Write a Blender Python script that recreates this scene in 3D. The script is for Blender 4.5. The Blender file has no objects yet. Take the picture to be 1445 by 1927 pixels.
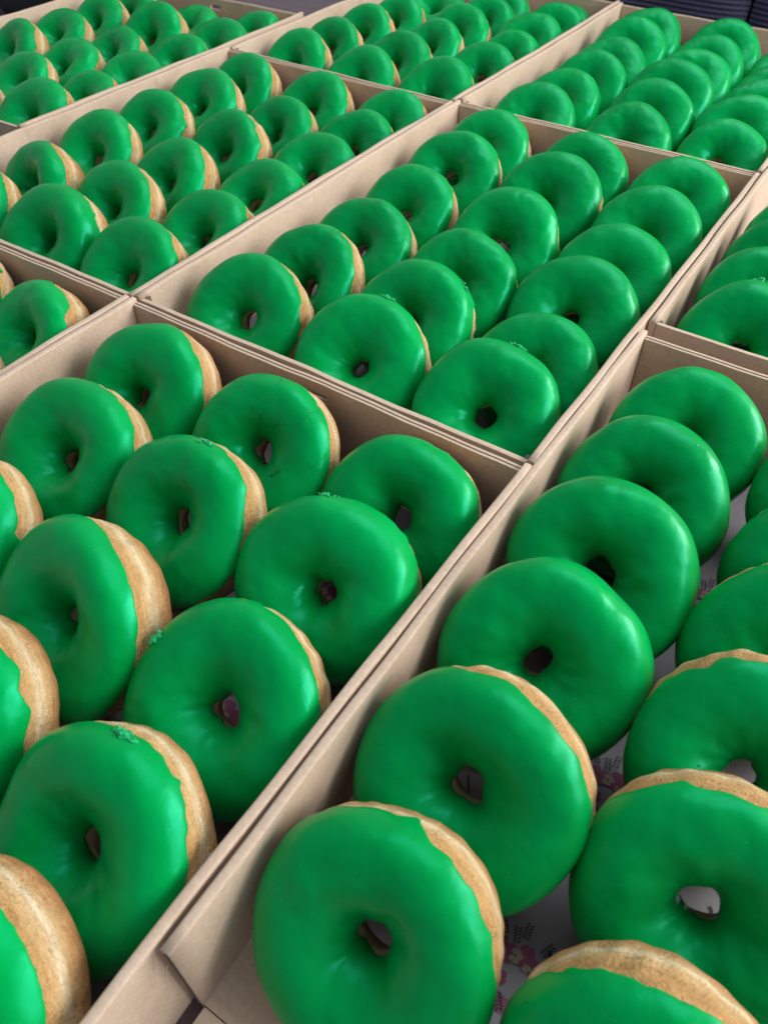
import bpy, bmesh, math, random
import numpy as np
from mathutils import Matrix, Vector

# ------------------------------------------------------------------ camera, world, lamps, exposure
scene = bpy.context.scene
COL = scene.collection
CAM = (0.366856, -0.274316, 0.328776)
CR = ((0.83344357, 0.55255295, 0.00755357), (0.40595115, -0.60292801, -0.68679071), (-0.37493397, 0.57546769, -0.72681597))
cam_data = bpy.data.cameras.new('camera'); cam = bpy.data.objects.new('camera', cam_data); COL.objects.link(cam)
r, d, f = (Vector(v) for v in CR)
m = Matrix((r, -d, -f)).transposed().to_4x4(); m.translation = Vector(CAM); cam.matrix_world = m
cam_data.sensor_fit = 'VERTICAL'; cam_data.sensor_height = 24.0; cam_data.lens = 24.0 * 1477.31 / 1927.0
cam_data.clip_start = 0.01; cam_data.clip_end = 50.0
cam_data.dof.use_dof = True; cam_data.dof.focus_distance = 0.42; cam_data.dof.aperture_fstop = 13.0
scene.camera = cam

world = bpy.data.worlds.new('World'); scene.world = world; world.use_nodes = True
bg = world.node_tree.nodes['Background']
bg.inputs['Color'].default_value = (0.80, 0.90, 1.0, 1); bg.inputs['Strength'].default_value = 0.46

def area_lamp(name, loc, target, sx, sy, power, color):
    l = bpy.data.lights.new(name, 'AREA'); l.shape = 'RECTANGLE'; l.size = sx; l.size_y = sy; l.energy = power; l.color = color
    o = bpy.data.objects.new(name, l); COL.objects.link(o); o.location = loc
    o.rotation_euler = (Vector(target) - Vector(loc)).to_track_quat('-Z', 'Y').to_euler()
    return o
# daylight coming through the openings on the right-hand side of the room
for y, z, sx, sy, pw in ((0.10, 0.95, 0.30, 1.0, 13.0), (0.52, 0.80, 0.24, 0.7, 9.0), (0.90, 1.05, 0.34, 0.9, 15.0), (1.32, 0.78, 0.22, 0.8, 10.0), (1.70, 1.00, 0.30, 1.0, 14.0), (2.15, 0.85, 0.34, 0.7, 14.0)):
    area_lamp('window_light', (1.75, y, z), (0.1, 0.3, 0.03), sx, sy, pw, (1.0, 0.97, 0.93))
area_lamp('overhead_fill', (0.2, 1.2, 2.2), (0.1, 0.3, 0.0), 1.6, 1.6, 30.0, (0.93, 0.96, 1.0))  # added soft cool fill from above, no fixture there; whitens rims and doughnut tops

scene.view_settings.view_transform = 'Standard'; scene.view_settings.look = 'None'
scene.view_settings.exposure = 0.0; scene.view_settings.gamma = 1.0
scene.view_settings.use_curve_mapping = False
scene.cycles.max_bounces = 8

# ------------------------------------------------------------------ helpers
def tag(o, label, cat, group=None):
    o['label'] = label; o['category'] = cat
    if group: o['group'] = group
    return o
def thing(name, label, cat, loc=(0, 0, 0), group=None):
    o = bpy.data.objects.new(name, None); COL.objects.link(o); o.location = loc; o.empty_display_size = 0.02
    return tag(o, label, cat, group)
def link(name, me, mat=None, parent=None, smooth=False):
    o = bpy.data.objects.new(name, me); COL.objects.link(o)
    if mat is not None and len(me.materials) == 0: me.materials.append(mat)
    if parent is not None: o.parent = parent
    if smooth: me.polygons.foreach_set('use_smooth', [True] * len(me.polygons))
    return o
def from_bm(name, bm):
    me = bpy.data.meshes.new(name); bm.to_mesh(me); bm.free(); return me
def grid_mesh(name, P, close_u=True):
    """P[nu, nv, 3] -> quads; u wraps round when close_u"""
    nu, nv = P.shape[:2]
    idx = np.arange(nu * nv).reshape(nu, nv)
    a = idx if close_u else idx[:-1]
    b = np.roll(idx, -1, 0) if close_u else idx[1:]
    q = np.stack([a[:, :-1], b[:, :-1], b[:, 1:], a[:, 1:]], -1).reshape(-1, 4)
    me = bpy.data.meshes.new(name)
    me.vertices.add(nu * nv); me.vertices.foreach_set('co', P.reshape(-1).astype(np.float32))
    me.loops.add(q.size); me.loops.foreach_set('vertex_index', q.reshape(-1).astype(np.int32))
    me.polygons.add(len(q)); me.polygons.foreach_set('loop_start', np.arange(0, q.size, 4, dtype=np.int32))
    me.update(calc_edges=True); me.polygons.foreach_set('use_smooth', np.ones(len(q), bool)); me.validate()
    return me
def bm_box(bm, x0, y0, z0, x1, y1, z1, bev=0.0):
    g = bmesh.ops.create_cube(bm, size=1.0)
    for v in g['verts']:
        v.co = Vector(((x0 + x1) / 2 + v.co.x * (x1 - x0), (y0 + y1) / 2 + v.co.y * (y1 - y0), (z0 + z1) / 2 + v.co.z * (z1 - z0)))
    if bev > 0:
        es = list({e for v in g['verts'] for e in v.link_edges})
        bmesh.ops.bevel(bm, geom=es, offset=bev, segments=2, affect='EDGES', profile=0.6)

# ------------------------------------------------------------------ materials
class NT:
    def __init__(s, name):
        s.m = bpy.data.materials.new(name); s.m.use_nodes = True; s.t = s.m.node_tree; s.b = s.t.nodes['Principled BSDF']
    def n(s, kind, **kw):
        o = s.t.nodes.new(kind)
        for k, v in kw.items():
            if k[0] == '_': setattr(o, k[1:], v)
            else: o.inputs[k.replace('_', ' ')].default_value = v
        return o
    def l(s, a, b): s.t.links.new(a, b)
    def coords(s, rnd=True):
        tc = s.n('ShaderNodeTexCoord'); oi = s.n('ShaderNodeObjectInfo')
        mu = s.n('ShaderNodeVectorMath', _operation='SCALE'); mu.inputs[0].default_value = (37.0, 17.0, 29.0)
        s.l(oi.outputs['Random'], mu.inputs['Scale'])
        ad = s.n('ShaderNodeVectorMath', _operation='ADD'); s.l(tc.outputs['Object'], ad.inputs[0])
        if rnd: s.l(mu.outputs[0], ad.inputs[1])
        return tc, ad.outputs[0], oi
    def noise(s, co, scale, detail=3.0, rough=0.5):
        o = s.n('ShaderNodeTexNoise', Scale=scale, Detail=detail, Roughness=rough); s.l(co, o.inputs['Vector']); return o
    def ramp(s, fac, stops, interp='LINEAR'):
        o = s.n('ShaderNodeValToRGB'); o.color_ramp.interpolation = interp; e = o.color_ramp.elements
        while len(e) < len(stops): e.new(0.5)
        for q, (p, c) in zip(e, stops): q.position = p; q.color = c if len(c) == 4 else (*c, 1)
        s.l(fac, o.inputs['Fac']); return o
    def mix(s, fac, a, b, mode='MIX'):
        o = s.n('ShaderNodeMix', _data_type='RGBA', _blend_type=mode)
        for i, v in ((0, fac), (6, a), (7, b)):
            if isinstance(v, (int, float)): o.inputs[i].default_value = v
            elif isinstance(v, tuple): o.inputs[i].default_value = (*v, 1) if len(v) == 3 else v
            else: s.l(v, o.inputs[i])
        return o.outputs[2]
    def math(s, op, a, b=0.0):
        o = s.n('ShaderNodeMath', _operation=op)
        for i, v in enumerate((a, b)):
            if isinstance(v, (int, float)): o.inputs[i].default_value = v
            else: s.l(v, o.inputs[i])
        return o.outputs[0]
    def bump(s, h, strength, dist, prev=None):
        o = s.n('ShaderNodeBump', Strength=strength, Distance=dist); s.l(h, o.inputs['Height'])
        if prev is not None: s.l(prev, o.inputs['Normal'])
        s.l(o.outputs[0], s.b.inputs['Normal']); return o.outputs[0]

def glaze_material(name, cracked=False):
    k = NT(name); tc, co, oi = k.coords()
    n1 = k.noise(co, 1.6, 3.0)
    base = k.ramp(n1.outputs['Fac'], ((0.3, (0.0, 0.250, 0.043)), (0.72, (0.0, 0.300, 0.058))))
    col = base.outputs['Color']
    hv = k.n('ShaderNodeHueSaturation'); k.l(col, hv.inputs['Color'])
    k.l(k.math('ADD', k.math('MULTIPLY', oi.outputs['Random'], 0.16), 0.92), hv.inputs['Value']); col = hv.outputs['Color']
    # sparse tiny air bubbles and specks in the icing
    vo = k.n('ShaderNodeTexVoronoi', Scale=7.5, Randomness=1.0); k.l(co, vo.inputs['Vector'])
    sp = k.ramp(vo.outputs['Distance'], ((0.0, (1, 1, 1)), (0.075, (0, 0, 0))))
    pick = k.math('GREATER_THAN', vo.outputs['Color'], 0.52)
    spot = k.math('MULTIPLY', sp.outputs['Color'], pick)
    col = k.mix(k.math('MULTIPLY', spot, 0.5), col, (0.05, 0.45, 0.17))
    nr = k.noise(co, 3.0, 4.0)
    rr = k.ramp(nr.outputs['Fac'], ((0.3, (0.25,) * 3), (0.7, (0.42,) * 3)))
    k.l(rr.outputs['Color'], k.b.inputs['Roughness'])
    w = k.noise(co, 3.8, 1.5, 0.45)
    b = k.bump(w.outputs['Fac'], 0.12, 0.0065)
    # patches where the icing set in ripples and dimples
    rip = k.noise(co, 3.9, 0.8, 0.4); msk = k.ramp(k.noise(co, 1.05, 1.0).outputs['Fac'], ((0.40, (0, 0, 0)), (0.78, (1, 1, 1))))
    b = k.bump(k.math('MULTIPLY', rip.outputs['Fac'], msk.outputs['Color']), 0.22, 0.0075, b)
    bl = k.n('ShaderNodeTexVoronoi', Scale=3.4, Randomness=1.0); k.l(co, bl.inputs['Vector'])
    pim = k.ramp(bl.outputs['Distance'], ((0.0, (1, 1, 1)), (0.07, (0, 0, 0))), 'EASE'); b = k.bump(k.math('MULTIPLY', pim.outputs['Color'], k.math('GREATER_THAN', bl.outputs['Color'], 0.45)), 0.30, 0.0012, b)
    fine = k.noise(co, 26.0, 3.0); b = k.bump(fine.outputs['Fac'], 0.05, 0.0012, b)
    b = k.bump(spot, 0.35, 0.0012, b)
    if cracked:
        vc = k.n('ShaderNodeTexVoronoi', Scale=1.9, _feature='DISTANCE_TO_EDGE')
        wob = k.noise(tc.outputs['Object'], 5.0, 3.0); mv = k.mix(0.12, tc.outputs['Object'], wob.outputs['Color']); k.l(mv, vc.inputs['Vector'])
        line = k.ramp(vc.outputs['Distance'], ((0.0, (0, 0, 0)), (0.0048, (1, 1, 1))))
        mask = k.ramp(k.noise(tc.outputs['Object'], 1.8, 1.0).outputs['Fac'], ((0.46, (1, 1, 1)), (0.54, (0, 0, 0))))
        h = k.math('MAXIMUM', line.outputs['Color'], mask.outputs['Color'])
        col = k.mix(h, (0.0, 0.13, 0.03), col); k.bump(h, 0.5, 0.0010, b)
    k.l(col, k.b.inputs['Base Color'])
    k.b.inputs['Specular Tint'].default_value = (0.06, 1.0, 0.76, 1)
    k.b.inputs['IOR'].default_value = 1.46
    k.b.inputs['Coat Weight'].default_value = 0.0
    return k.m

def dough_material():
    k = NT('fried_dough'); tc, co, oi = k.coords()
    sep = k.n('ShaderNodeSeparateXYZ'); k.l(tc.outputs['Object'], sep.inputs[0])
    nz = k.noise(co, 2.4, 4.0, 0.6)
    zz = k.math('ADD', sep.outputs['Z'], k.math('MULTIPLY', k.math('SUBTRACT', nz.outputs['Fac'], 0.5), 0.16))
    zc = k.math('ADD', zz, 0.5)
    # pale proof line round the waist, golden fried skin towards the flat side and under the icing
    r1 = k.ramp(zc, ((0.06, (0.32, 0.125, 0.036)), (0.24, (0.53, 0.270, 0.098)), (0.35, (0.67, 0.435, 0.200)), (0.42, (0.84, 0.69, 0.45)), (0.49, (0.72, 0.485, 0.225)), (0.60, (0.61, 0.345, 0.125))))
    mp = k.n('ShaderNodeMapping'); mp.inputs['Scale'].default_value = (1.0, 1.0, 4.5); k.l(co, mp.inputs['Vector'])
    n2 = k.noise(mp.outputs[0], 3.6, 6.0, 0.68)
    shade = k.ramp(n2.outputs['Fac'], ((0.30, (0.70, 0.58, 0.46)), (0.50, (0.95, 0.92, 0.9)), (0.70, (1.12, 1.12, 1.12))))
    col = k.mix(0.85, r1.outputs['Color'], shade.outputs['Color'], 'MULTIPLY')
    n3 = k.noise(co, 38.0, 3.0, 0.6)
    fl = k.ramp(n3.outputs['Fac'], ((0.60, (0, 0, 0)), (0.70, (1, 1, 1))))
    col = k.mix(k.math('MULTIPLY', fl.outputs['Color'], 0.35), col, (0.86, 0.66, 0.40))
    k.l(col, k.b.inputs['Base Color'])
    k.b.inputs['Roughness'].default_value = 0.55
    k.b.inputs['Subsurface Weight'].default_value = 0.12; k.b.inputs['Subsurface Radius'].default_value = (0.9, 0.5, 0.25); k.b.inputs['Subsurface Scale'].default_value = 0.003
    b = k.bump(n2.outputs['Fac'], 0.9, 0.005); k.bump(n3.outputs['Fac'], 0.7, 0.0015, b)
    return k.m

def kraft_material(name, tint=1.0):
    k = NT(name); tc, co, oi = k.coords()
    mp = k.n('ShaderNodeMapping'); mp.inputs['Scale'].default_value = (1.0, 1.0, 1.0); k.l(co, mp.inputs['Vector'])
    n1 = k.noise(mp.outputs[0], 14.0, 5.0, 0.6)
    n2 = k.noise(mp.outputs[0], 420.0, 4.0, 0.7)
    n3 = k.noise(mp.outputs[0], 900.0, 2.0)
    a = k.ramp(n1.outputs['Fac'], ((0.3, (0.495 * tint, 0.375 * tint, 0.282 * tint)), (0.7, (0.565 * tint, 0.440 * tint, 0.340 * tint))))
    c = k.ramp(n2.outputs['Fac'], ((0.3, (0.84, 0.82, 0.80)), (0.65, (1, 1, 1))))
    col = k.mix(1.0, a.outputs['Color'], c.outputs['Color'], 'MULTIPLY')
    vo = k.n('ShaderNodeTexVoronoi', Scale=130.0); k.l(mp.outputs[0], vo.inputs['Vector'])
    s1 = k.ramp(vo.outputs['Distance'], ((0.0, (1, 1, 1)), (0.09, (0, 0, 0)))); pick = k.math('GREATER_THAN', vo.outputs['Color'], 0.80)
    col = k.mix(k.math('MULTIPLY', k.math('MULTIPLY', s1.outputs['Color'], pick), 0.6), col, (0.16, 0.10, 0.06))
    gr = k.ramp(k.noise(mp.outputs[0], 26.0, 2.0).outputs['Fac'], ((0.66, (0, 0, 0)), (0.72, (1, 1, 1))))       # grease marks soaked into the board
    col = k.mix(k.math('MULTIPLY', gr.outputs['Color'], 0.28), col, (0.30, 0.20, 0.12))
    sc = k.ramp(k.noise(mp.outputs[0], 75.0, 4.0, 0.7).outputs['Fac'], ((0.62, (0, 0, 0)), (0.74, (1, 1, 1))))    # scuffed pale fibres
    col = k.mix(k.math('MULTIPLY', sc.outputs['Color'], 0.35), col, (0.68, 0.58, 0.48))
    k.l(col, k.b.inputs['Base Color']); k.b.inputs['Roughness'].default_value = 0.78; k.b.inputs['Specular IOR Level'].default_value = 0.3
    b = k.bump(n1.outputs['Fac'], 0.25, 0.004); k.bump(n3.outputs['Fac'], 0.20, 0.0004, b)
    return k.m

def plain_material(name, c, rough=0.6, var=0.12, scale=60.0, bump=0.0003):
    k = NT(name); tc, co, oi = k.coords()
    n1 = k.noise(co, scale, 4.0, 0.6)
    a = k.ramp(n1.outputs['Fac'], ((0.3, tuple(x * (1 - var) for x in c)), (0.7, tuple(min(1, x * (1 + var)) for x in c))))
    k.l(a.outputs['Color'], k.b.inputs['Base Color']); k.b.inputs['Roughness'].default_value = rough
    k.bump(n1.outputs['Fac'], 0.3, bump)
    return k.m

def wood_material():
    k = NT('dark_wood'); tc, co, oi = k.coords(False)
    mp = k.n('ShaderNodeMapping'); mp.inputs['Scale'].default_value = (1.0, 9.0, 9.0); mp.inputs['Rotation'].default_value = (0, 0, 0.1); k.l(co, mp.inputs['Vector'])
    n1 = k.noise(mp.outputs[0], 5.0, 6.0, 0.6)
    a = k.ramp(n1.outputs['Fac'], ((0.3, (0.050, 0.028, 0.034)), (0.7, (0.115, 0.068, 0.076))))
    k.l(a.outputs['Color'], k.b.inputs['Base Color']); k.b.inputs['Roughness'].default_value = 0.42
    k.bump(n1.outputs['Fac'], 0.25, 0.001)
    return k.m

CRUMB = plain_material('green_icing_crumb', (0.004, 0.40, 0.13), 0.7, 0.3, 8.0, 0.002); GLAZE = glaze_material('green_icing'); GLAZE_CRACKED = glaze_material('green_icing_cracked', True)
DOUGH = dough_material(); KRAFT = kraft_material('kraft_board'); KRAFT_IN = kraft_material('kraft_board_core', 0.62)
PAPER = plain_material('greaseproof_paper', (0.25, 0.24, 0.26), 0.6, 0.06, 90.0)
PINK = plain_material('print_pink', (0.26, 0.09, 0.17), 0.65); ROSE = plain_material('print_rose', (0.25, 0.05, 0.12), 0.65)
CREAM = plain_material('print_cream', (0.33, 0.27, 0.19), 0.65); INK = plain_material('print_ink', (0.012, 0.012, 0.016), 0.65)
NAVY = plain_material('navy_corduroy', (0.045, 0.048, 0.095), 0.85, 0.25, 300.0); BLACK = plain_material('black_fabric', (0.012, 0.012, 0.014), 0.7)
PALE = plain_material('pale_blue_cloth', (0.55, 0.62, 0.75), 0.8); WOOD = wood_material()
DARK_EDGE = plain_material('cut_edge_and_corner_shade', (0.10, 0.085, 0.08), 0.8)  # dark tone shared by raw cut edges and the painted-in corner shade

# ------------------------------------------------------------------ setting: table and what stands behind the boxes
bm = bmesh.new(); bm_box(bm, -1.25, -0.75, -0.035, 1.05, 1.45, 0.0, 0.006)
t = link('table_top', from_bm('table_top', bm), WOOD); t['kind'] = 'structure'

def ribbed_cushion(label, x0, x1, y, h):
    root = thing('ribbed_cushion', label, 'cushion', ((x0 + x1) / 2, y, 0.0), 'ribbed navy cushions behind the boxes')
    w = (x1 - x0) / 2; P = []
    n = 46; prof = []
    for i in range(n * 6 + 1):                                 # corduroy ribs run level across the front face
        z = 0.008 + (h - 0.016) * i / (n * 6); ph = i / 6 * 2 * math.pi
        prof.append((-0.0014 * (1 - math.cos(ph)) - 0.004 * math.sin(math.pi * z / h), z))
    xs = np.linspace(-w, w, 40)
    A = np.zeros((len(xs), len(prof), 3))
    for i, x in enumerate(xs):
        edge = 0.012 * (abs(x) / w) ** 12
        for j, (yy, z) in enumerate(prof): A[i, j] = (x, yy + edge + 0.0015 * math.sin(x * 31 + z * 9), z)
    link('ribbed_cover', grid_mesh('ribbed_cover', A, False), NAVY, root)
    b = bmesh.new(); bm_box(b, -w + 0.001, 0.0135, 0.0, w - 0.001, 0.08, h, 0.004)
    link('cushion_body', from_bm('cushion_body', b), NAVY, root)
    return root
ribbed_cushion('dark navy ribbed cushion behind the far wall of the top-right box, left of the seam', -0.30, 0.106, 1.0, 0.30)
ribbed_cushion('dark navy ribbed cushion right of the seam, in the top right corner', 0.110, 0.62, 1.0, 0.30)

b = bmesh.new(); bm_box(b, -0.095, -0.13, 0.0, 0.095, 0.13, 0.17, 0.014)
bmesh.ops.subdivide_edges(b, edges=b.edges[:], cuts=3, use_grid_fill=True)
for v in b.verts: v.co.x += 0.004 * math.sin(v.co.z * 60 + v.co.y * 25); v.co.y += 0.004 * math.sin(v.co.z * 45 + v.co.x * 30)
o = link('black_bag', from_bm('black_bag', b), BLACK, None, True); o.location = (-0.69, 0.62, 0.0)
tag(o, 'plain black bag behind the left wall of the top-left box', 'bag')
b = bmesh.new()
for i in range(4): bm_box(b, -0.10 + 0.003 * i, -0.15, 0.018 * i, 0.10, 0.15 - 0.004 * i, 0.018 * i + 0.0165, 0.006)
o = link('folded_cloth', from_bm('folded_cloth', b), PALE); o.location = (-0.93, 0.60, 0.0)
tag(o, 'pale blue folded cloth at the top left corner, beside the black bag', 'cloth')

# ------------------------------------------------------------------ boxes
HB = 0.066; TS = 0.0041; TE = 0.0034
BX = dict(A=(.0006, -.400, .2744, -.0002), B=(.2754, -.2554, .5475, .1424), C=(.0006, .0010, .2744, .4035), D=(.2758, .155, .5485, .553), F=(-.2720, .0000, -.0006, .3985),
          G=(-.547, .134, -.2740, .5380), H=(-.2730, -.400, -.0008, -.0008), I=(-.2712, .3995, -.0008, .7985), K=(.0010, .4046, .2745, .7940))
BOXLABEL = dict(
    A='open kraft cardboard box of doughnuts in the left foreground', B='open kraft cardboard box of doughnuts in the right foreground, nearest its open corner',
    C='open kraft cardboard box holding eighteen doughnuts in the centre of the picture', D='open kraft cardboard box cut by the right edge, behind the right foreground box',
    F='open kraft cardboard box in the middle of the left side, above the left foreground box', G='open kraft cardboard box in the top left corner',
    H='open kraft cardboard box cut off at the left edge beside the left foreground box', I='open kraft cardboard box at the top middle of the picture',
    K='open kraft cardboard box in the top right corner, before the ribbed cushions')

def side_wall_mesh(length, seed):
    rnd = random.Random(seed); n = 40; w = TS / 2
    rr = 0.0010; prof = [(-w, 0.0)]                              # folded-over board: flat top with rounded shoulders
    for sx in (-1, 1):
        for i in range(5):
            a = math.pi / 2 * (i / 4 if sx < 0 else 1 - i / 4); prof.append((sx * (w - rr + rr * math.cos(a)), HB - rr + rr * math.sin(a)))
        if sx < 0: prof.append((0.0, HB + 0.00012))
    prof.append((w, 0.0))
    ys = np.linspace(0, length, n); A = np.zeros((n, len(prof), 3)); p1, p2, p3 = (rnd.uniform(0, 6.28) for _ in range(3))
    for i, y in enumerate(ys):
        s = y / length
        bow = 0.0011 * math.sin(math.pi * s) * math.sin(p1) + 0.00022 * math.sin(9 * s * math.pi + p2)
        for j, (x, z) in enumerate(prof):
            A[i, j] = (x + bow * (z / HB), y, z + (0.0006 * math.sin(5 * s + p3) + 0.00028 * math.sin(23 * s + p1) + 0.00012 * math.sin(61 * s + p2)) * (z / HB) ** 4)
    me = grid_mesh('side_wall', A, False)
    bm = bmesh.new(); bm.from_mesh(me); bm.verts.ensure_lookup_table(); m = len(prof)
    bm.faces.new([bm.verts[j] for j in range(m)]); bm.faces.new([bm.verts[(n - 1) * m + j] for j in range(m)][::-1])
    bmesh.ops.recalc_face_normals(bm, faces=bm.faces[:]); bm.to_mesh(me); bm.free()
    return me

def end_wall_mesh(width, y0, t, ztop, seed, slot=True):
    """one sheet of board with the locking slot cut through its middle; width along x, centred"""
    rnd = random.Random(seed); hw = width / 2; sw = 0.0085; s0, s1 = ztop - 0.0125, ztop - 0.0068
    sc = 0.006
    xs = sorted(set([-hw, hw, sc - sw, sc + sw] + [float(q) for q in np.linspace(-hw, hw, 25) if abs(abs(q - sc) - sw) > 0.001]))
    zs = [0.0, 0.02, s0, s1, ztop - 0.004, ztop]
    bm = bmesh.new(); V = {}
    p = rnd.uniform(0, 6.28)
    for k, yy in enumerate((y0, y0 + t)):
        for i, x in enumerate(xs):
            for j, z in enumerate(zs):
                wv = 0.0005 * math.sin(x * 38 + p) * (z / ztop) + 0.00018 * math.sin(x * 160 + p) * (z / ztop) ** 3
                zz = z + (0.00025 * math.sin(x * 70 + p) if j == len(zs) - 1 else 0)
                V[k, i, j] = bm.verts.new((x, yy + wv, zz))
    def hole(i, j): return slot and xs[i] >= sc - sw - 1e-6 and xs[i + 1] <= sc + sw + 1e-6 and j == 2
    ni, nj = len(xs) - 1, len(zs) - 1
    for i in range(ni):
        for j in range(nj):
            if hole(i, j): continue
            bm.faces.new((V[0, i, j], V[0, i + 1, j], V[0, i + 1, j + 1], V[0, i, j + 1]))
            bm.faces.new((V[1, i, j], V[1, i, j + 1], V[1, i + 1, j + 1], V[1, i + 1, j]))
    bm.edges.ensure_lookup_table()
    be = [e for e in bm.edges if e.is_boundary]
    seen = {}
    inv = {v: kk for kk, v in V.items()}
    for e in be:
        a, c = inv[e.verts[0]], inv[e.verts[1]]
        if a[0] == 0:
            bm.faces.new((V[0, a[1], a[2]], V[0, c[1], c[2]], V[1, c[1], c[2]], V[1, a[1], a[2]]))
    bmesh.ops.recalc_face_normals(bm, faces=bm.faces[:])
    return from_bm('end_wall', bm)

PRINT = []
def flat_poly(pts, z=0.0):
    bm = bmesh.new(); bm.faces.new([bm.verts.new((x, y, z)) for x, y in pts]); return bm
def print_meshes():
    """flower wreath and script strokes printed on the paper, in metres, up = +y"""
    rnd = random.Random(5)
    ring = bmesh.new(); n = 28; a0, a1 = math.radians(150), math.radians(415)
    for i in range(n):
        q = []
        for a, r in ((a0 + (a1 - a0) * i / n, .0115), (a0 + (a1 - a0) * (i + 1) / n, .0115), (a0 + (a1 - a0) * (i + 1) / n, .0060), (a0 + (a1 - a0) * i / n, .0060)):
            q.append(ring.verts.new((r * math.cos(a), r * math.sin(a), 0)))
        ring.faces.new(q[::-1])
    rose = bmesh.new(); cream = bmesh.new(); leaf = bmesh.new()
    def petals(bm, cx, cy, r, k, z):
        for i in range(k):
            a = 2 * math.pi * i / k + rnd.random()
            c = (cx + r * .62 * math.cos(a), cy + r * .62 * math.sin(a))
            bm.faces.new([bm.verts.new((c[0] + r * .46 * math.cos(b) * (1.3 if j % 2 else 1), c[1] + r * .46 * math.sin(b), z + .00002 * i)) for j, b in enumerate(np.linspace(0, 2 * math.pi, 8)[:-1])])
    for cx, cy, r in ((-.0075, .0065, .0042), (-.001, .0105, .0046), (.0062, .0075, .0040), (-.0045, .0020, .0028), (.009, .003, .003)): petals(rose, cx, cy, r, 6, .00012)
    for cx, cy, r in ((-.0042, .0075, .0022), (.0028, .0080, .0026), (-.0082, .0025, .0018), (.0058, .0035, .0016)): petals(cream, cx, cy, r, 5, .0003)
    for cx, cy, ang in ((-.012, .008, 150), (-.008, .0125, 115), (.0005, .016, 88), (.0075, .0135, 55), (.0125, .0075, 28), (-.006, -.003, 265), (.004, .0125, 70), (-.0112, .0035, 185)):
        dx, dy = math.cos(math.radians(ang)), math.sin(math.radians(ang))
        for i in range(5):
            for s in (-1, 1):
                px, py = cx + dx * .0012 * i, cy + dy * .0012 * i; ex, ey = px + .0016 * (dx * .6 - s * dy), py + .0016 * (dy * .6 + s * dx)
                mx, my = (px + ex) / 2, (py + ey) / 2
                leaf.faces.new([leaf.verts.new(c) for c in ((px, py, .00042), (mx + dx * .0004, my + dy * .0004, .00042), (ex, ey, .00042), (mx - dx * .0004, my - dy * .0004, .00042))])
    def stroke(bm, pts, w):
        for (x0, y0), (x1, y1) in zip(pts[:-1], pts[1:]):
            l = math.hypot(x1 - x0, y1 - y0) or 1; nx, ny = -(y1 - y0) / l * w, (x1 - x0) / l * w
            bm.faces.new([bm.verts.new((x0 + nx, y0 + ny, .0001)), bm.verts.new((x0 - nx, y0 - ny, .0001)), bm.verts.new((x1 - nx, y1 - ny, .0001)), bm.verts.new((x1 + nx, y1 + ny, .0001))])
    s = bmesh.new()
    stroke(s, [(.0140 + .0013 * math.sin(a) * (1 if a < 3.6 else .7) + .0005 * a, .0035 - .0052 * math.cos(a)) for a in np.linspace(0.0, 6.4, 22)], .00032)
    stroke(s, [(.0255 + .0010 * u, -.002 + .010 * u) for u in np.linspace(0, 1, 8)], .00035)
    t = bmesh.new()
    stroke(t, [(0, -.0045), (.0001, 0), (.0003, .0045)], .00042); stroke(t, [(-.0018, .0012), (.0022, .0017)], .00030)
    out = []
    for nm, bm, mt in (('printed_ring', ring, PINK), ('printed_flowers', rose, ROSE), ('printed_blossoms', cream, CREAM), ('printed_leaves', leaf, INK), ('printed_lettering', s, INK), ('printed_letter', t, INK)):
        bmesh.ops.recalc_face_normals(bm, faces=bm.faces[:]); me = from_bm(nm, bm); me.materials.append(mt); out.append((nm, me))
    return out
PM = print_meshes()

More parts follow.
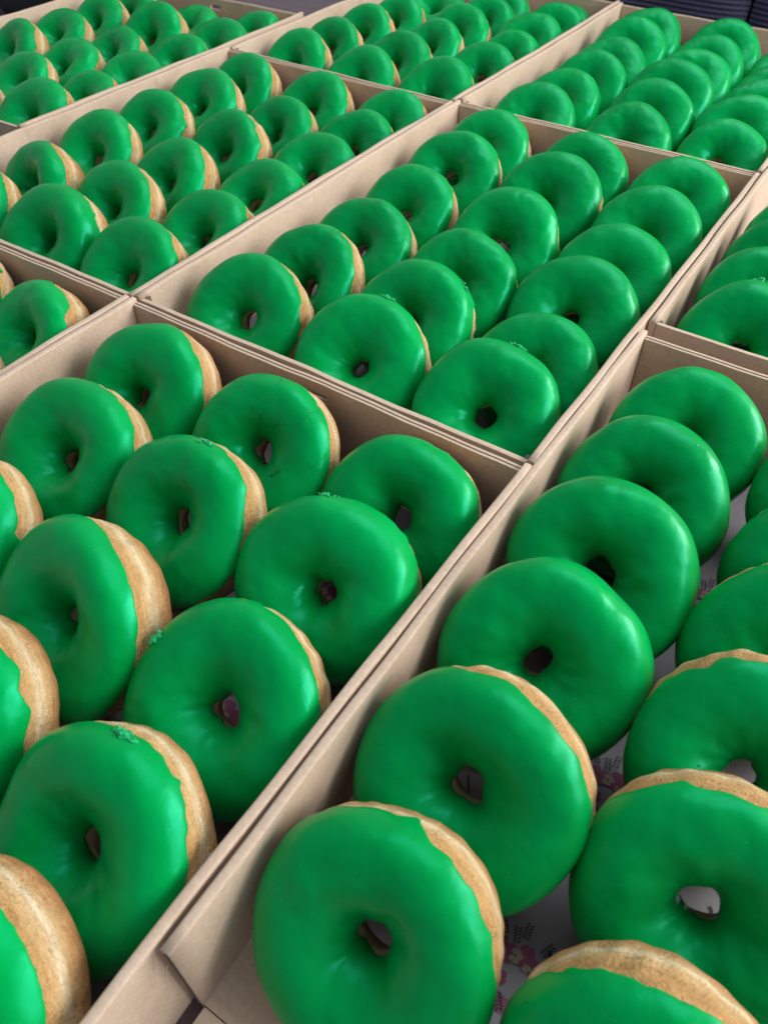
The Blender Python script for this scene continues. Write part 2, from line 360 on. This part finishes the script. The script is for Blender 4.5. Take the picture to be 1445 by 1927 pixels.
BOXES = {}
def make_box(key):
    x0, y0, x1, y1 = BX[key]; W = x1 - x0; L = y1 - y0
    root = thing('cardboard_box', BOXLABEL[key], 'box', ((x0 + x1) / 2, y0, 0.0), 'open kraft boxes on the table')
    bm = bmesh.new(); bm_box(bm, -W / 2 + TS, 0.001, 0.0004, W / 2 - TS, L - 0.001, 0.0030)
    link('base_panel', from_bm('base_panel', bm), KRAFT, root)
    for s in (-1, 1):
        o = link('side_wall', side_wall_mesh(L - 0.0012, hash((key, s)) % 1000 if False else ord(key) * 7 + s), KRAFT, root)
        o.location = (s * (W / 2 - TS / 2), 0.0006, 0.0005)
    zt = HB - 0.0016
    for e, yy in ((0, 0.0008), (1, L - 0.0008 - TE)):
        w = W - 2 * TS - 0.0012
        sd = ord(key) * 13 + e
        if key == 'B' and e == 0:                                # this end is open: its flap lies folded down on the table
            b = bmesh.new(); bm_box(b, -w / 2, -HB, 0.0006, w / 2, 0.0006, 0.0034, 0.0004); link('end_flap', from_bm('end_flap', b), KRAFT, root); continue
        o = link('end_wall', end_wall_mesh(w, yy, 0.0016, zt - (0.0006 if e else 0), sd), KRAFT, root)
        q = link('end_wall_lining', end_wall_mesh(w, yy + 0.0019, 0.0015, zt - (0 if e else 0.0005), sd), KRAFT, o)
    for s in (() if key == 'B' else (-1, 1)):                    # dark stub painting in the shaded recess at the near corners' open wall ends
        b = bmesh.new(); bm_box(b, -0.0010, 0.0, 0.004, 0.0010, 0.0030, zt - 0.0004, 0.0004)
        o = link('corner_shade', from_bm('corner_shade', b), DARK_EDGE, root); o.location = (s * (W / 2 - TS - 0.0018), 0.0046, 0)
    if key == 'B':
        for s in (-1, 1):                                        # raw cut edge of the doubled board at the open end
            b = bmesh.new(); bm_box(b, -0.0004, -0.0004, 0.001, 0.0004, 0.0002, HB - 0.0014); bm_box(b, 0.0009, -0.0003, 0.001, 0.0013, 0.0002, HB - 0.0016)
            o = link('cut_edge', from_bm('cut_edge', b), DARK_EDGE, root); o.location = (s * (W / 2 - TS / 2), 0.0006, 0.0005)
        pts = [(-W / 2 + 0.004 - 0.0012 * math.sin(u * 3), -0.001 - 0.004 * u, zt - 0.002 - 0.016 * u) for u in np.linspace(0, 1, 10)]
        A = np.array([[(px + 0.00022 * math.cos(a), py + 0.00022 * math.sin(a), pz) for a in np.linspace(0, 2 * math.pi, 6)] for px, py, pz in pts])
        link('torn_fibre', grid_mesh('torn_fibre', A, False), KRAFT, root)
    BOXES[key] = root
    if key == 'G': root.rotation_euler.z = math.radians(1.1)     # this box stands slightly askew
    # printed greaseproof paper lying on the base
    n = 24; X = np.linspace(-W / 2 + (0.030 if key == 'B' else 0.007), W / 2 - 0.007, n); Y = np.linspace(0.022 if key == 'B' else 0.008, L - 0.008, n); A = np.zeros((n, n, 3)); ph = ord(key)
    for i, x in enumerate(X):
        for j, y in enumerate(Y): A[i, j] = (x, y, 0.00345)
    p = thing('paper_liner', 'grey-white printed greaseproof paper on the base of ' + {'A': 'the left foreground box', 'B': 'the right foreground box', 'C': 'the central box', 'D': 'the box at the right edge', 'F': 'the middle-left box', 'G': 'the top-left box', 'H': 'the box at the left edge', 'I': 'the top-middle box', 'K': 'the top-right box'}[key], 'paper', ((x0 + x1) / 2, y0, 0.0), 'paper liners in the boxes')
    if key == 'G': p.rotation_euler.z = math.radians(1.1)
    me = grid_mesh('sheet', A, False); sh = link('sheet', me, PAPER, p)
    if key in 'ABC':
        spots = [(0.368, -0.187), (0.370, -0.104), (0.373, 0.018), (0.455, -0.145), (0.300, -0.150)] if key == 'B' else [((x0 + x1) / 2 + a, y0 + b) for a, b in ((-.04, L - .05), (.07, L - .09), (.07, L - .17), (-.035, L - .13), (.06, .05), (-.03, .06))]
        for (sx, sy) in spots:
            for nm, me in PM[:5]:
                o = link(nm, me, None, p); o.location = (sx - (x0 + x1) / 2, sy - y0, 0.0038); o.rotation_euler.z = math.radians(38)
        if key == 'B':
            o = link(PM[5][0], PM[5][1], None, p); o.location = (0.4226 - (x0 + x1) / 2, -0.1254 - y0, 0.0038); o.rotation_euler.z = math.radians(38)
for k in 'ABCDFGHIK': make_box(k)

# ------------------------------------------------------------------ doughnuts
RHH = 0.40
def per_noise(rng, t, ks, amp):
    s = np.zeros_like(t)
    for k in ks: s = s + rng.normal() / (k ** 0.8) * np.sin(k * t + rng.uniform(0, 6.28))
    return amp * s
def body(rng_seed, TH, PHI):
    """point and outward normal of the doughnut body (unit outer radius) at tube angle TH, ring angle PHI"""
    rng = np.random.default_rng(rng_seed)
    Ro = 1 + per_noise(rng, PHI, (2, 3, 4, 5), 0.022)
    for _ in range(3):                                            # flattened places where it was handled or pressed
        dl = (PHI - rng.uniform(0, 2 * np.pi) + np.pi) % (2 * np.pi) - np.pi; Ro = Ro - rng.uniform(0.005, 0.03) * np.exp(-(dl / rng.uniform(0.15, 0.45)) ** 2)
    rh = rng.uniform(0.13, 0.178) * (1 + per_noise(rng, PHI, (1, 2, 3), 0.20)); rh = np.clip(rh, 0.08, 0.27)
    hx, hy = rng.normal(0, 0.026, 2)
    a = (Ro + rh) / 2; w = (Ro - rh) / 2
    H = RHH * (1 + per_noise(rng, PHI, (1, 2, 3), 0.055))
    c, s = np.cos(TH), np.sin(TH)
    cc = np.where(c > 0, np.abs(c) ** 0.86, -np.abs(c) ** 1.0)
    ss = np.where(s > 0, np.abs(s) ** np.where(c > 0, 0.78, 1.18), -1.30 * np.abs(s) ** 0.85)
    lump = np.zeros_like(TH)
    for _ in range(10):
        k, mth = rng.integers(1, 6), rng.integers(0, 4)
        lump = lump + rng.normal(0, 0.0045) * np.sin(k * PHI + rng.uniform(0, 6.28)) * np.cos(mth * TH + rng.uniform(0, 6.28))
    r = a + w * cc + 0.13 * w * np.clip(s, 0, 1) ** 2; z = H * ss
    nr, nz = c / w, np.where(s > 0, s, s * 0.9) / H; nl = np.hypot(nr, nz); nr, nz = nr / nl, nz / nl
    r = r + nr * lump; z = z + nz * lump
    off = (1 - np.clip((r - 0.1) / 0.5, 0, 1))                     # the hole sits a little off centre
    X = r * np.cos(PHI) + hx * off; Y = r * np.sin(PHI) + hy * off
    return X, Y, z, nr * np.cos(PHI), nr * np.sin(PHI), nz
def doughnut_meshes(seed, spec, hi):
    nu, nd, ng = (216, 52, 44) if hi else (96, 32, 26)
    rng = np.random.default_rng(seed + 999)
    phi = np.linspace(0, 2 * np.pi, nu, endpoint=False)
    # ---- dough
    th = np.linspace(-math.pi, math.pi, nd); PHI, TH = np.meshgrid(phi, th, indexing='ij')
    X, Y, Z, NX, NY, NZ = body(seed, TH, PHI)
    wr = np.zeros_like(TH)
    outer = np.exp(-((TH + 0.15) / 0.75) ** 2)
    for _ in range(14):
        k, mth = rng.integers(5, 30), rng.integers(2, 9); wr += rng.normal(0, 0.0030) * np.sin(k * PHI + rng.uniform(0, 6.28) + 1.5 * np.sin(3 * PHI)) * np.cos(mth * TH + rng.uniform(0, 6.28))
    wr = wr * outer - 0.016 * np.exp(-((TH + 0.22 + 0.10 * np.sin(2 * PHI + seed)) / 0.13) ** 2)
    P = np.stack([X + NX * wr, Y + NY * wr, Z + NZ * wr], -1)
    dough = grid_mesh('dough', P)
    # ---- icing
    e0, bumps = spec
    edge = np.radians(e0) + per_noise(rng, phi, (2, 3, 4), np.radians(3.0)) + per_noise(rng, phi, (7, 9, 11, 13, 16, 19, 23, 31, 41, 53), np.radians(6.5))
    for _ in range(9):                                            # short runs and bare nicks along the edge
        c, wd, am = rng.uniform(0, 2 * np.pi), rng.uniform(0.03, 0.14), rng.choice((-1, -1, 1)) * rng.uniform(3, 10)
        dl = (phi - c + np.pi) % (2 * np.pi) - np.pi; edge = edge + np.radians(am) * np.exp(-(dl / wd) ** 2)
    for c, wd, am in bumps:
        dl = (phi - math.radians(c) + np.pi) % (2 * np.pi) - np.pi; edge = edge + np.radians(am) * np.exp(-np.abs(dl / math.radians(wd)) ** 3)
    inner = np.pi + np.radians(4) + per_noise(rng, phi, (1, 2, 3, 4), np.radians(8))
    lip = np.array([0, .004, .010, .020, .034, .052, .075]) ; m = ng - len(lip)
    rest = lip[-1] + (1 - lip[-1]) * (np.linspace(0, 1, m + 1)[1:])
    S = np.concatenate([lip, rest])
    TH = edge[:, None] + (inner - edge)[:, None] * S[None, :]; PHI = np.repeat(phi[:, None], len(S), 1)
    X, Y, Z, NX, NY, NZ = body(seed, TH, PHI)
    arc = (TH - edge[:, None]) * 0.42
    q = np.clip(arc / 0.028, 0, 1); T = 0.026
    off = T * np.sqrt(np.clip(1 - (1 - q) ** 2, 0, 1)) * (1 + 0.30 * np.exp(-((arc - 0.045) / 0.035) ** 2)) - 0.007
    q2 = np.clip((inner[:, None] - TH) * 0.42 / 0.05, 0, 1); off = np.minimum(off, T * np.sqrt(np.clip(1 - (1 - q2) ** 2, 0, 1)) - 0.006)
    wav = np.zeros_like(TH)
    for _ in range(8): wav += rng.normal(0, 0.0011) * np.sin(rng.integers(6, 15) * PHI + rng.uniform(0, 6.28)) * np.cos(rng.integers(3, 8) * TH + rng.uniform(0, 6.28))
    off = off + wav * q
    P = np.stack([X + NX * off, Y + NY * off, Z + NZ * off], -1)
    glaze = grid_mesh('icing', P)
    glaze.flip_normals() if False else None
    return dough, glaze

def crumb_mesh(seed, phi, th, size, n=9, spread=0.13):
    """ragged flake of dried icing standing on the edge"""
    rnd = random.Random(seed); bm = bmesh.new()
    for i in range(n * 2):
        u = rnd.uniform(-1, 1)
        p = math.radians(phi) + u * spread; t = math.radians(th) + rnd.gauss(0, 0.05)
        X, Y, Z, NX, NY, NZ = body(seed_of[seed], np.array([[t]]), np.array([[p]]))
        h = 0.018 + 0.022 * rnd.random()
        c = Vector((X[0, 0] + NX[0, 0] * h, Y[0, 0] + NY[0, 0] * h, Z[0, 0] + NZ[0, 0] * h))
        g = bmesh.ops.create_icosphere(bm, subdivisions=2, radius=1.35 * size * rnd.uniform(0.35, 0.85) * (1.05 - 0.6 * abs(u)))
        sc = Vector((rnd.uniform(.7, 1.9), rnd.uniform(.6, 1.2), rnd.uniform(.4, 0.9)))
        for v in g['verts']:
            j = 1 + rnd.uniform(-0.45, 0.45); v.co = c + Vector((v.co.x * sc.x * j, v.co.y * sc.y * j, v.co.z * sc.z * j))
    return from_bm('icing_crumb', bm)

TABLE = '''
Al1 0.0580 -0.0477 -0.0005 0.0420 45.2 1.0 0.5
Am1 0.1439 -0.0484 -0.0005 0.0419 46.1 -0.7 -0.4
Ar1 0.2268 -0.0447 -0.0005 0.0407 45.2 -0.9 -0.1
Al2 0.0591 -0.1062 -0.0005 0.0420 40.4 0.9 0.9
Am2 0.1428 -0.1084 -0.0005 0.0423 47.2 -0.4 -0.4
Ar2 0.2257 -0.1042 -0.0003 0.0427 46.4 2.0 2.2
Al3 0.0592 -0.1767 -0.0005 0.0419 42.6 0.8 0.7
Am3 0.1447 -0.1776 -0.0005 0.0433 47.5 -5.1 -3.5
Ar3 0.2273 -0.1738 -0.0005 0.0428 37.9 3.1 0.4
Am4 0.1411 -0.2375 -0.0005 0.0423 46.2 0.9 0.7
Ar4 0.2260 -0.2401 -0.0005 0.0426 41.8 -2.1 -2.0
Ar5 0.2247 -0.2980 -0.0003 0.0423 46.9 1.0 0.5
Bl1 0.3267 0.0841 -0.0004 0.0409 46.0 -0.4 -0.8
Bl2 0.3233 0.0316 0.0000 0.0419 46.8 -0.6 0.3
Bl3 0.3248 -0.0264 0.0002 0.0434 46.9 0.4 0.2
Bl4 0.3236 -0.0853 0.0005 0.0430 48.7 2.6 1.5
Bl5 0.3253 -0.1488 0.0007 0.0442 44.9 -4.3 -1.5
Bl6 0.3239 -0.2104 -0.0000 0.0423 45.6 2.0 1.1
Bm1 0.4096 0.0781 -0.0001 0.0430 48.1 -0.0 0.0
Bm2 0.4127 0.0249 0.0001 0.0427 48.8 0.1 0.0
Bm3 0.4108 -0.0282 0.0002 0.0432 48.6 -0.2 -0.0
Bm4 0.4085 -0.0861 0.0002 0.0435 47.8 0.8 0.7
Bm5 0.4109 -0.1409 0.0002 0.0437 48.2 2.0 0.7
Bm6 0.4136 -0.2053 -0.0000 0.0427 48.1 0.0 -0.0
Cl1 0.0556 0.0436 -0.0005 0.0418 45.3 0.1 0.3
Cl2 0.0573 0.1046 -0.0005 0.0400 47.0 -3.9 -1.9
Cl3 0.0616 0.1624 -0.0005 0.0400 42.3 -2.0 -1.7
Cl4 0.0594 0.2271 -0.0005 0.0396 43.9 -2.7 -1.6
Cl5 0.0567 0.3000 -0.0005 0.0412 44.5 -0.8 -0.7
Cl6 0.0549 0.3631 -0.0005 0.0397 44.2 -2.5 -0.9
Cm1 0.1422 0.0446 -0.0005 0.0424 42.9 1.9 1.0
Cm2 0.1429 0.1022 -0.0005 0.0411 46.2 -1.3 -0.6
Cm3 0.1449 0.1579 -0.0005 0.0401 40.8 -1.5 -1.2
Cm4 0.1441 0.2260 -0.0005 0.0416 44.6 -0.5 -0.3
Cm5 0.1438 0.3007 -0.0005 0.0418 45.0 -0.3 -0.3
Cm6 0.1425 0.3637 -0.0005 0.0394 44.5 -1.4 -1.1
Cr1 0.2264 0.0447 -0.0005 0.0418 43.7 2.1 1.5
Cr2 0.2291 0.1012 -0.0005 0.0390 40.2 -1.3 -0.9
Cr3 0.2265 0.1630 -0.0005 0.0420 40.4 0.3 0.4
Cr4 0.2271 0.2231 -0.0005 0.0409 41.1 -0.7 -0.2
Cr5 0.2268 0.2889 -0.0005 0.0414 40.6 -0.9 -0.4
Cr6 0.2272 0.3580 -0.0005 0.0407 41.5 -0.4 -0.3
Fr6 -0.0450 0.3596 -0.0006 0.0388 39.5 -1.4 -0.9
Fr5 -0.0450 0.3059 -0.0005 0.0389 41.4 -1.1 -1.0
Fr4 -0.0458 0.2447 -0.0006 0.0396 34.5 -1.8 -1.4
Fr3 -0.0462 0.1747 -0.0005 0.0399 35.5 -1.3 -1.5
Fr2 -0.0463 0.1135 -0.0005 0.0400 38.3 -1.7 -1.5
Fr1 -0.0477 0.0424 -0.0005 0.0412 43.9 -1.1 -0.8
Fm6 -0.1288 0.3569 -0.0005 0.0397 41.7 -2.4 -1.7
Fm5 -0.1247 0.2961 -0.0006 0.0378 41.2 -5.8 -4.0
Fm4 -0.1286 0.2321 -0.0005 0.0396 47.2 -4.7 -3.1
Fm3 -0.1268 0.1627 -0.0005 0.0397 44.6 -4.7 -2.4
Fm2 -0.1285 0.1042 -0.0005 0.0400 45.7 -4.7 -3.0
Fm1 -0.1319 0.0425 -0.0005 0.0422 45.5 -0.2 -0.2
Fl6 -0.2169 0.3562 -0.0005 0.0398 44.1 -3.7 -2.6
Fl5 -0.2170 0.2972 -0.0005 0.0410 42.5 -1.9 -1.4
Fl4 -0.2161 0.2294 -0.0005 0.0403 42.9 -3.6 -1.8
Fl3 -0.2161 0.1641 -0.0005 0.0405 43.2 -3.4 -1.7
Fl2 -0.2130 0.0972 -0.0006 0.0391 48.3 -7.9 -4.6
Fl1 -0.2189 0.0397 -0.0005 0.0409 41.9 -0.4 -0.5
Il1 -0.2189 0.4464 -0.0005 0.0403 45.9 -3.2 -1.9
Il2 -0.2183 0.5072 -0.0005 0.0385 48.6 -6.6 -3.7
Il3 -0.2196 0.5725 -0.0005 0.0390 46.4 -4.3 -2.4
Il4 -0.2171 0.6377 -0.0005 0.0379 42.4 -3.5 -2.8
Il5 -0.2091 0.7120 -0.0006 0.0404 25.7 -1.0 -0.8
Im1 -0.1338 0.4419 -0.0005 0.0410 42.0 -0.9 -0.6
Im2 -0.1308 0.5058 -0.0005 0.0403 43.0 -2.3 -1.5
Im3 -0.1309 0.5768 -0.0005 0.0374 44.7 -5.2 -3.2
Im4 -0.1304 0.6357 -0.0005 0.0396 43.5 -2.2 -0.9
Im5 -0.1232 0.6864 -0.0005 0.0382 48.5 -0.1 -1.2
Im6 -0.1341 0.7418 -0.0006 0.0401 30.7 -0.8 -1.3
Ir1 -0.0482 0.4478 -0.0005 0.0413 41.5 -0.7 -0.3
Ir2 -0.0461 0.5370 -0.0005 0.0395 36.2 -0.7 -0.9
Ir3 -0.0441 0.5941 -0.0006 0.0377 38.8 -1.4 -0.4
Ir4 -0.0492 0.6531 -0.0006 0.0404 37.2 -0.3 -0.2
Ir5 -0.0438 0.7087 -0.0002 0.0379 48.4 3.0 1.1
Ir6 -0.0584 0.7584 -0.0006 0.0377 23.5 -2.3 -1.2
Kl1 0.0579 0.4471 -0.0005 0.0410 36.9 -0.7 -0.5
Kl2 0.0595 0.5064 -0.0005 0.0394 40.8 -2.1 -0.9
Kl3 0.0631 0.5618 -0.0005 0.0397 45.3 -1.4 -1.0
Kl4 0.0614 0.6190 -0.0005 0.0412 35.5 -1.0 -0.8
Kl5 0.0601 0.6821 -0.0005 0.0415 44.8 0.1 -0.0
Kl6 0.0574 0.7383 -0.0005 0.0415 38.0 -0.4 -0.3
Km1 0.1487 0.4512 -0.0005 0.0398 41.0 -0.5 -0.4
Km2 0.1467 0.5146 -0.0005 0.0400 46.3 -0.2 -0.5
Km3 0.1447 0.5684 -0.0005 0.0417 46.2 -0.4 -0.2
Km4 0.1472 0.6227 -0.0005 0.0413 38.6 -0.1 0.1
Km5 0.1443 0.6821 -0.0005 0.0404 40.1 -0.3 -0.3
Km6 0.1447 0.7494 -0.0005 0.0401 42.7 -0.4 -0.9
Kr1 0.2304 0.4612 -0.0005 0.0387 42.1 -1.1 -1.1
Kr2 0.2276 0.5166 -0.0005 0.0403 45.4 -0.8 -0.9
Kr3 0.2300 0.5834 -0.0005 0.0395 40.6 -0.3 -0.0
Kr4 0.2303 0.6393 -0.0005 0.0392 40.0 -0.3 -0.1
Kr5 0.2283 0.6987 -0.0005 0.0407 37.6 -0.4 -0.1
Dl1 0.3277 0.1925 -0.0005 0.0412 50.0 -0.1 0.3
Dl2 0.3265 0.2430 -0.0005 0.0418 46.8 -0.0 0.2
Dl3 0.3265 0.2952 -0.0004 0.0419 48.7 -0.1 -0.2
Dl4 0.3265 0.3462 -0.0005 0.0411 43.0 0.1 -0.0
Gr1 -0.3299 0.1919 -0.0005 0.0409 38.3 -1.3 -0.8
Gr2 -0.3256 0.2499 -0.0006 0.0372 36.1 -3.2 -2.0
Gr3 -0.3287 0.3119 -0.0006 0.0396 31.8 -0.7 -0.5
Gr4 -0.3276 0.3776 -0.0006 0.0389 35.3 -2.3 -1.4
Gr5 -0.3291 0.4414 -0.0006 0.0401 34.8 -1.0 -0.9
Gr6 -0.3251 0.5006 -0.0006 0.0369 36.4 -3.2 -3.2
Gm1 -0.4152 0.1755 -0.0005 0.0405 33.4 -0.9 -0.7
Gm2 -0.4078 0.2405 -0.0006 0.0385 41.3 -5.4 -4.5
Gm3 -0.4094 0.3005 -0.0006 0.0395 34.4 -2.9 -2.1
Gm4 -0.4086 0.3636 -0.0006 0.0388 35.6 -3.6 -3.8
Gm5 -0.4094 0.4262 -0.0005 0.0413 45.4 0.9 0.6
Gm6 -0.4136 0.4830 -0.0006 0.0404 20.8 -0.7 -1.1
Gl1 -0.4968 0.2290 -0.0006 0.0412 23.1 -0.5 -0.9
Gl2 -0.4995 0.3043 -0.0006 0.0390 44.3 -7.0 -4.1
Gl3 -0.4985 0.3662 -0.0005 0.0398 37.2 -3.0 -2.4
Gl4 -0.4982 0.4255 -0.0005 0.0397 43.4 -4.0 -2.3
Gl5 -0.5018 0.4796 -0.0006 0.0390 38.6 -4.7 -2.9
Hr1 -0.0449 -0.0445 -0.0006 0.0381 46.1 -6.9 -3.7
Hr2 -0.0481 -0.1126 -0.0005 0.0409 35.5 0.6 0.5
Hm1 -0.1246 -0.0468 -0.0005 0.0412 34.5 0.6 -0.1
'''
# where bare dough shows past the icing: mean edge angle and (ring angle, half width, degrees) bites
SPEC = {
 'Bl5': (2, [(70, 62, 24), (-42, 9, 16)]), 'Bl6': (2, [(55, 48, 20), (-30, 16, 14)]), 'Bm4': (2, [(120, 55, 26), (190, 14, 14)]), 'Bm5': (2, [(95, 62, 28)]), 'Bm6': (2, [(100, 55, 24)]),
 'Bl4': (-12, [(125, 16, 24)]), 'Bl3': (-14, []), 'Bl2': (-16, []), 'Bl1': (-14, []), 'Bm3': (2, [(140, 45, 16)]), 'Bm2': (2, [(140, 40, 18)]),
 'Dl3': (0, [(130, 22, 34)]), 'Dl1': (-14, []), 'Dl2': (-14, []), 'Am1': (8, [(0, 55, 8)]), 'Am2': (10, [(5, 62, 13)]), 'Al2': (16, [(-20, 20, 8)]), 'Am3': (7, [(45, 50, 10)]), 'Ar3': (6, [(40, 30, 10)]),
 'Ar4': (5, [(5, 55, 13)]), 'Ar5': (11, []), 'Ar1': (2, [(5, 14, 24)]), 'Ar2': (-8, []), 'Cl1': (14, [(45, 30, 8)]), 'Cm1': (8, [(30, 30, 8)]), 'Al1': (10, [(20, 60, 12)]), 'Am4': (13, []), 'Al3': (15, []), 'Hm1': (8, []), 'Hr2': (8, []), 'Hr1': (4, [(35, 20, 12)]),
 'Fm1': (2, [(-5, 14, 16)])}
CRUMBS = {'Cm1': [(88, 42, .030, 12)], 'Cr1': [(86, 42, .026, 14)], 'Ar4': [(96, 42, .034, 12)], 'Am2': [(88, 40, .024, 7)], 'Ar3': [(158, 48, .030, 6)], 'Dl1': [(98, 44, .034, 9), (70, 44, .026, 9)],
          'Cm2': [(52, 35, .024, 8)], 'Cr4': [(95, 42, .022, 8)], 'Ar2': [(112, 40, .022, 7)], 'Cm4': [(48, 30, .022, 7)], 'Fm6': [(50, 32, .022, 6)]}
BOXWORD = dict(A='left foreground box', B='right foreground box', C='central box', D='box at right edge', F='middle-left box', G='top-left box', H='box at left edge', I='top-middle box', K='top-right box')
ORD = ['', 'nearest', 'second', 'third', 'fourth', 'fifth', 'sixth']
ORDF = ['', 'farthest', 'second', 'third', 'fourth', 'fifth', 'sixth']
COLW = dict(l='left', m='middle', r='right')
seed_of = {}; shared = {}
for i, line in enumerate(TABLE.split('\n')):
    if not line.strip(): continue
    nm, *v = line.split(); x, y, dz, R, tl, yw, rl = map(float, v)
    rng = random.Random(nm)
    hi = nm[0] in 'ABH' or nm[:2] in ('Dl',) or (nm[0] == 'C' and int(nm[2]) <= 3) or nm in ('Fr1', 'Fm1', 'Fr2')
    c = BX[nm[0]]
    base_e = -10 if nm[0] in 'KD' else {'l': 14, 'm': 4, 'r': -6}[nm[1]] if nm[0] == 'C' else 16
    if hi:
        key = i; spec = SPEC.get(nm, (base_e + rng.uniform(-5, 5), []))
    else:
        grp = 'k' if nm[0] == 'K' else 'c' if nm[0] == 'C' else 'f'
        key = 1000 + 'kcf'.index(grp) * 100 + (i * 7) % 12; spec = (base_e + (key * 37 % 11) - 5, [((key * 77) % 360, 20, 8)])
    seed_of[nm] = key
    if key not in shared:
        d_, g_ = doughnut_meshes(key, spec, hi); d_.materials.append(DOUGH); g_.materials.append(GLAZE_CRACKED if nm == 'Am1' else GLAZE); shared[key] = (d_, g_)
    d_, g_ = shared[key]
    # resting height: lowest point of the tilted body touches the paper
    t, yw_, rl_ = math.radians(tl), math.radians(yw), math.radians(rl)
    M = Matrix.Rotation(yw_, 3, 'Z') @ Matrix.Rotation(rl_, 3, 'Y') @ Matrix.Rotation(t, 3, 'X')
    if not hi: M = M @ Matrix.Rotation(rng.uniform(0, 6.283), 3, 'Z')
    PH, TH = np.meshgrid(np.linspace(0, 2 * np.pi, 48), np.linspace(0, 2 * np.pi, 32))
    X, Y, Z, NX, NY, NZ = body(key, TH, PH)
    zmin = ((X + NX * .024) * M[2][0] + (Y + NY * .024) * M[2][1] + (Z + NZ * .024) * M[2][2]).min() * R
    row = int(nm[2]); far = nm[0] in 'ABH'
    if far: place = ('farthest' if row == 1 else ORD[row] + ' from far end')
    else: place = ('nearest' if row == 1 else ORD[row] + ' from near end')
    lab = 'green iced ring doughnut, %s in %s row of %s' % (place, COLW[nm[1]], BOXWORD[nm[0]])
    root = thing('doughnut', lab, 'doughnut', (x, y, 0.0040 - zmin + max(0.0, dz)), 'green iced doughnuts in the boxes')
    root.rotation_mode = 'QUATERNION'; root.rotation_quaternion = M.to_quaternion(); root.scale = (R, R, R)
    link('dough', d_, None, root); gl = link('icing', g_, None, root)
    for j, (ph_, th_, sz, n) in enumerate(CRUMBS.get(nm, [])):
        me = crumb_mesh(nm, ph_, spec[0] + 16 if th_ < 46 else th_, sz, n); me.materials.append(CRUMB); o = link('icing_crumb', me, None, gl)
bpy.context.view_layer.update()
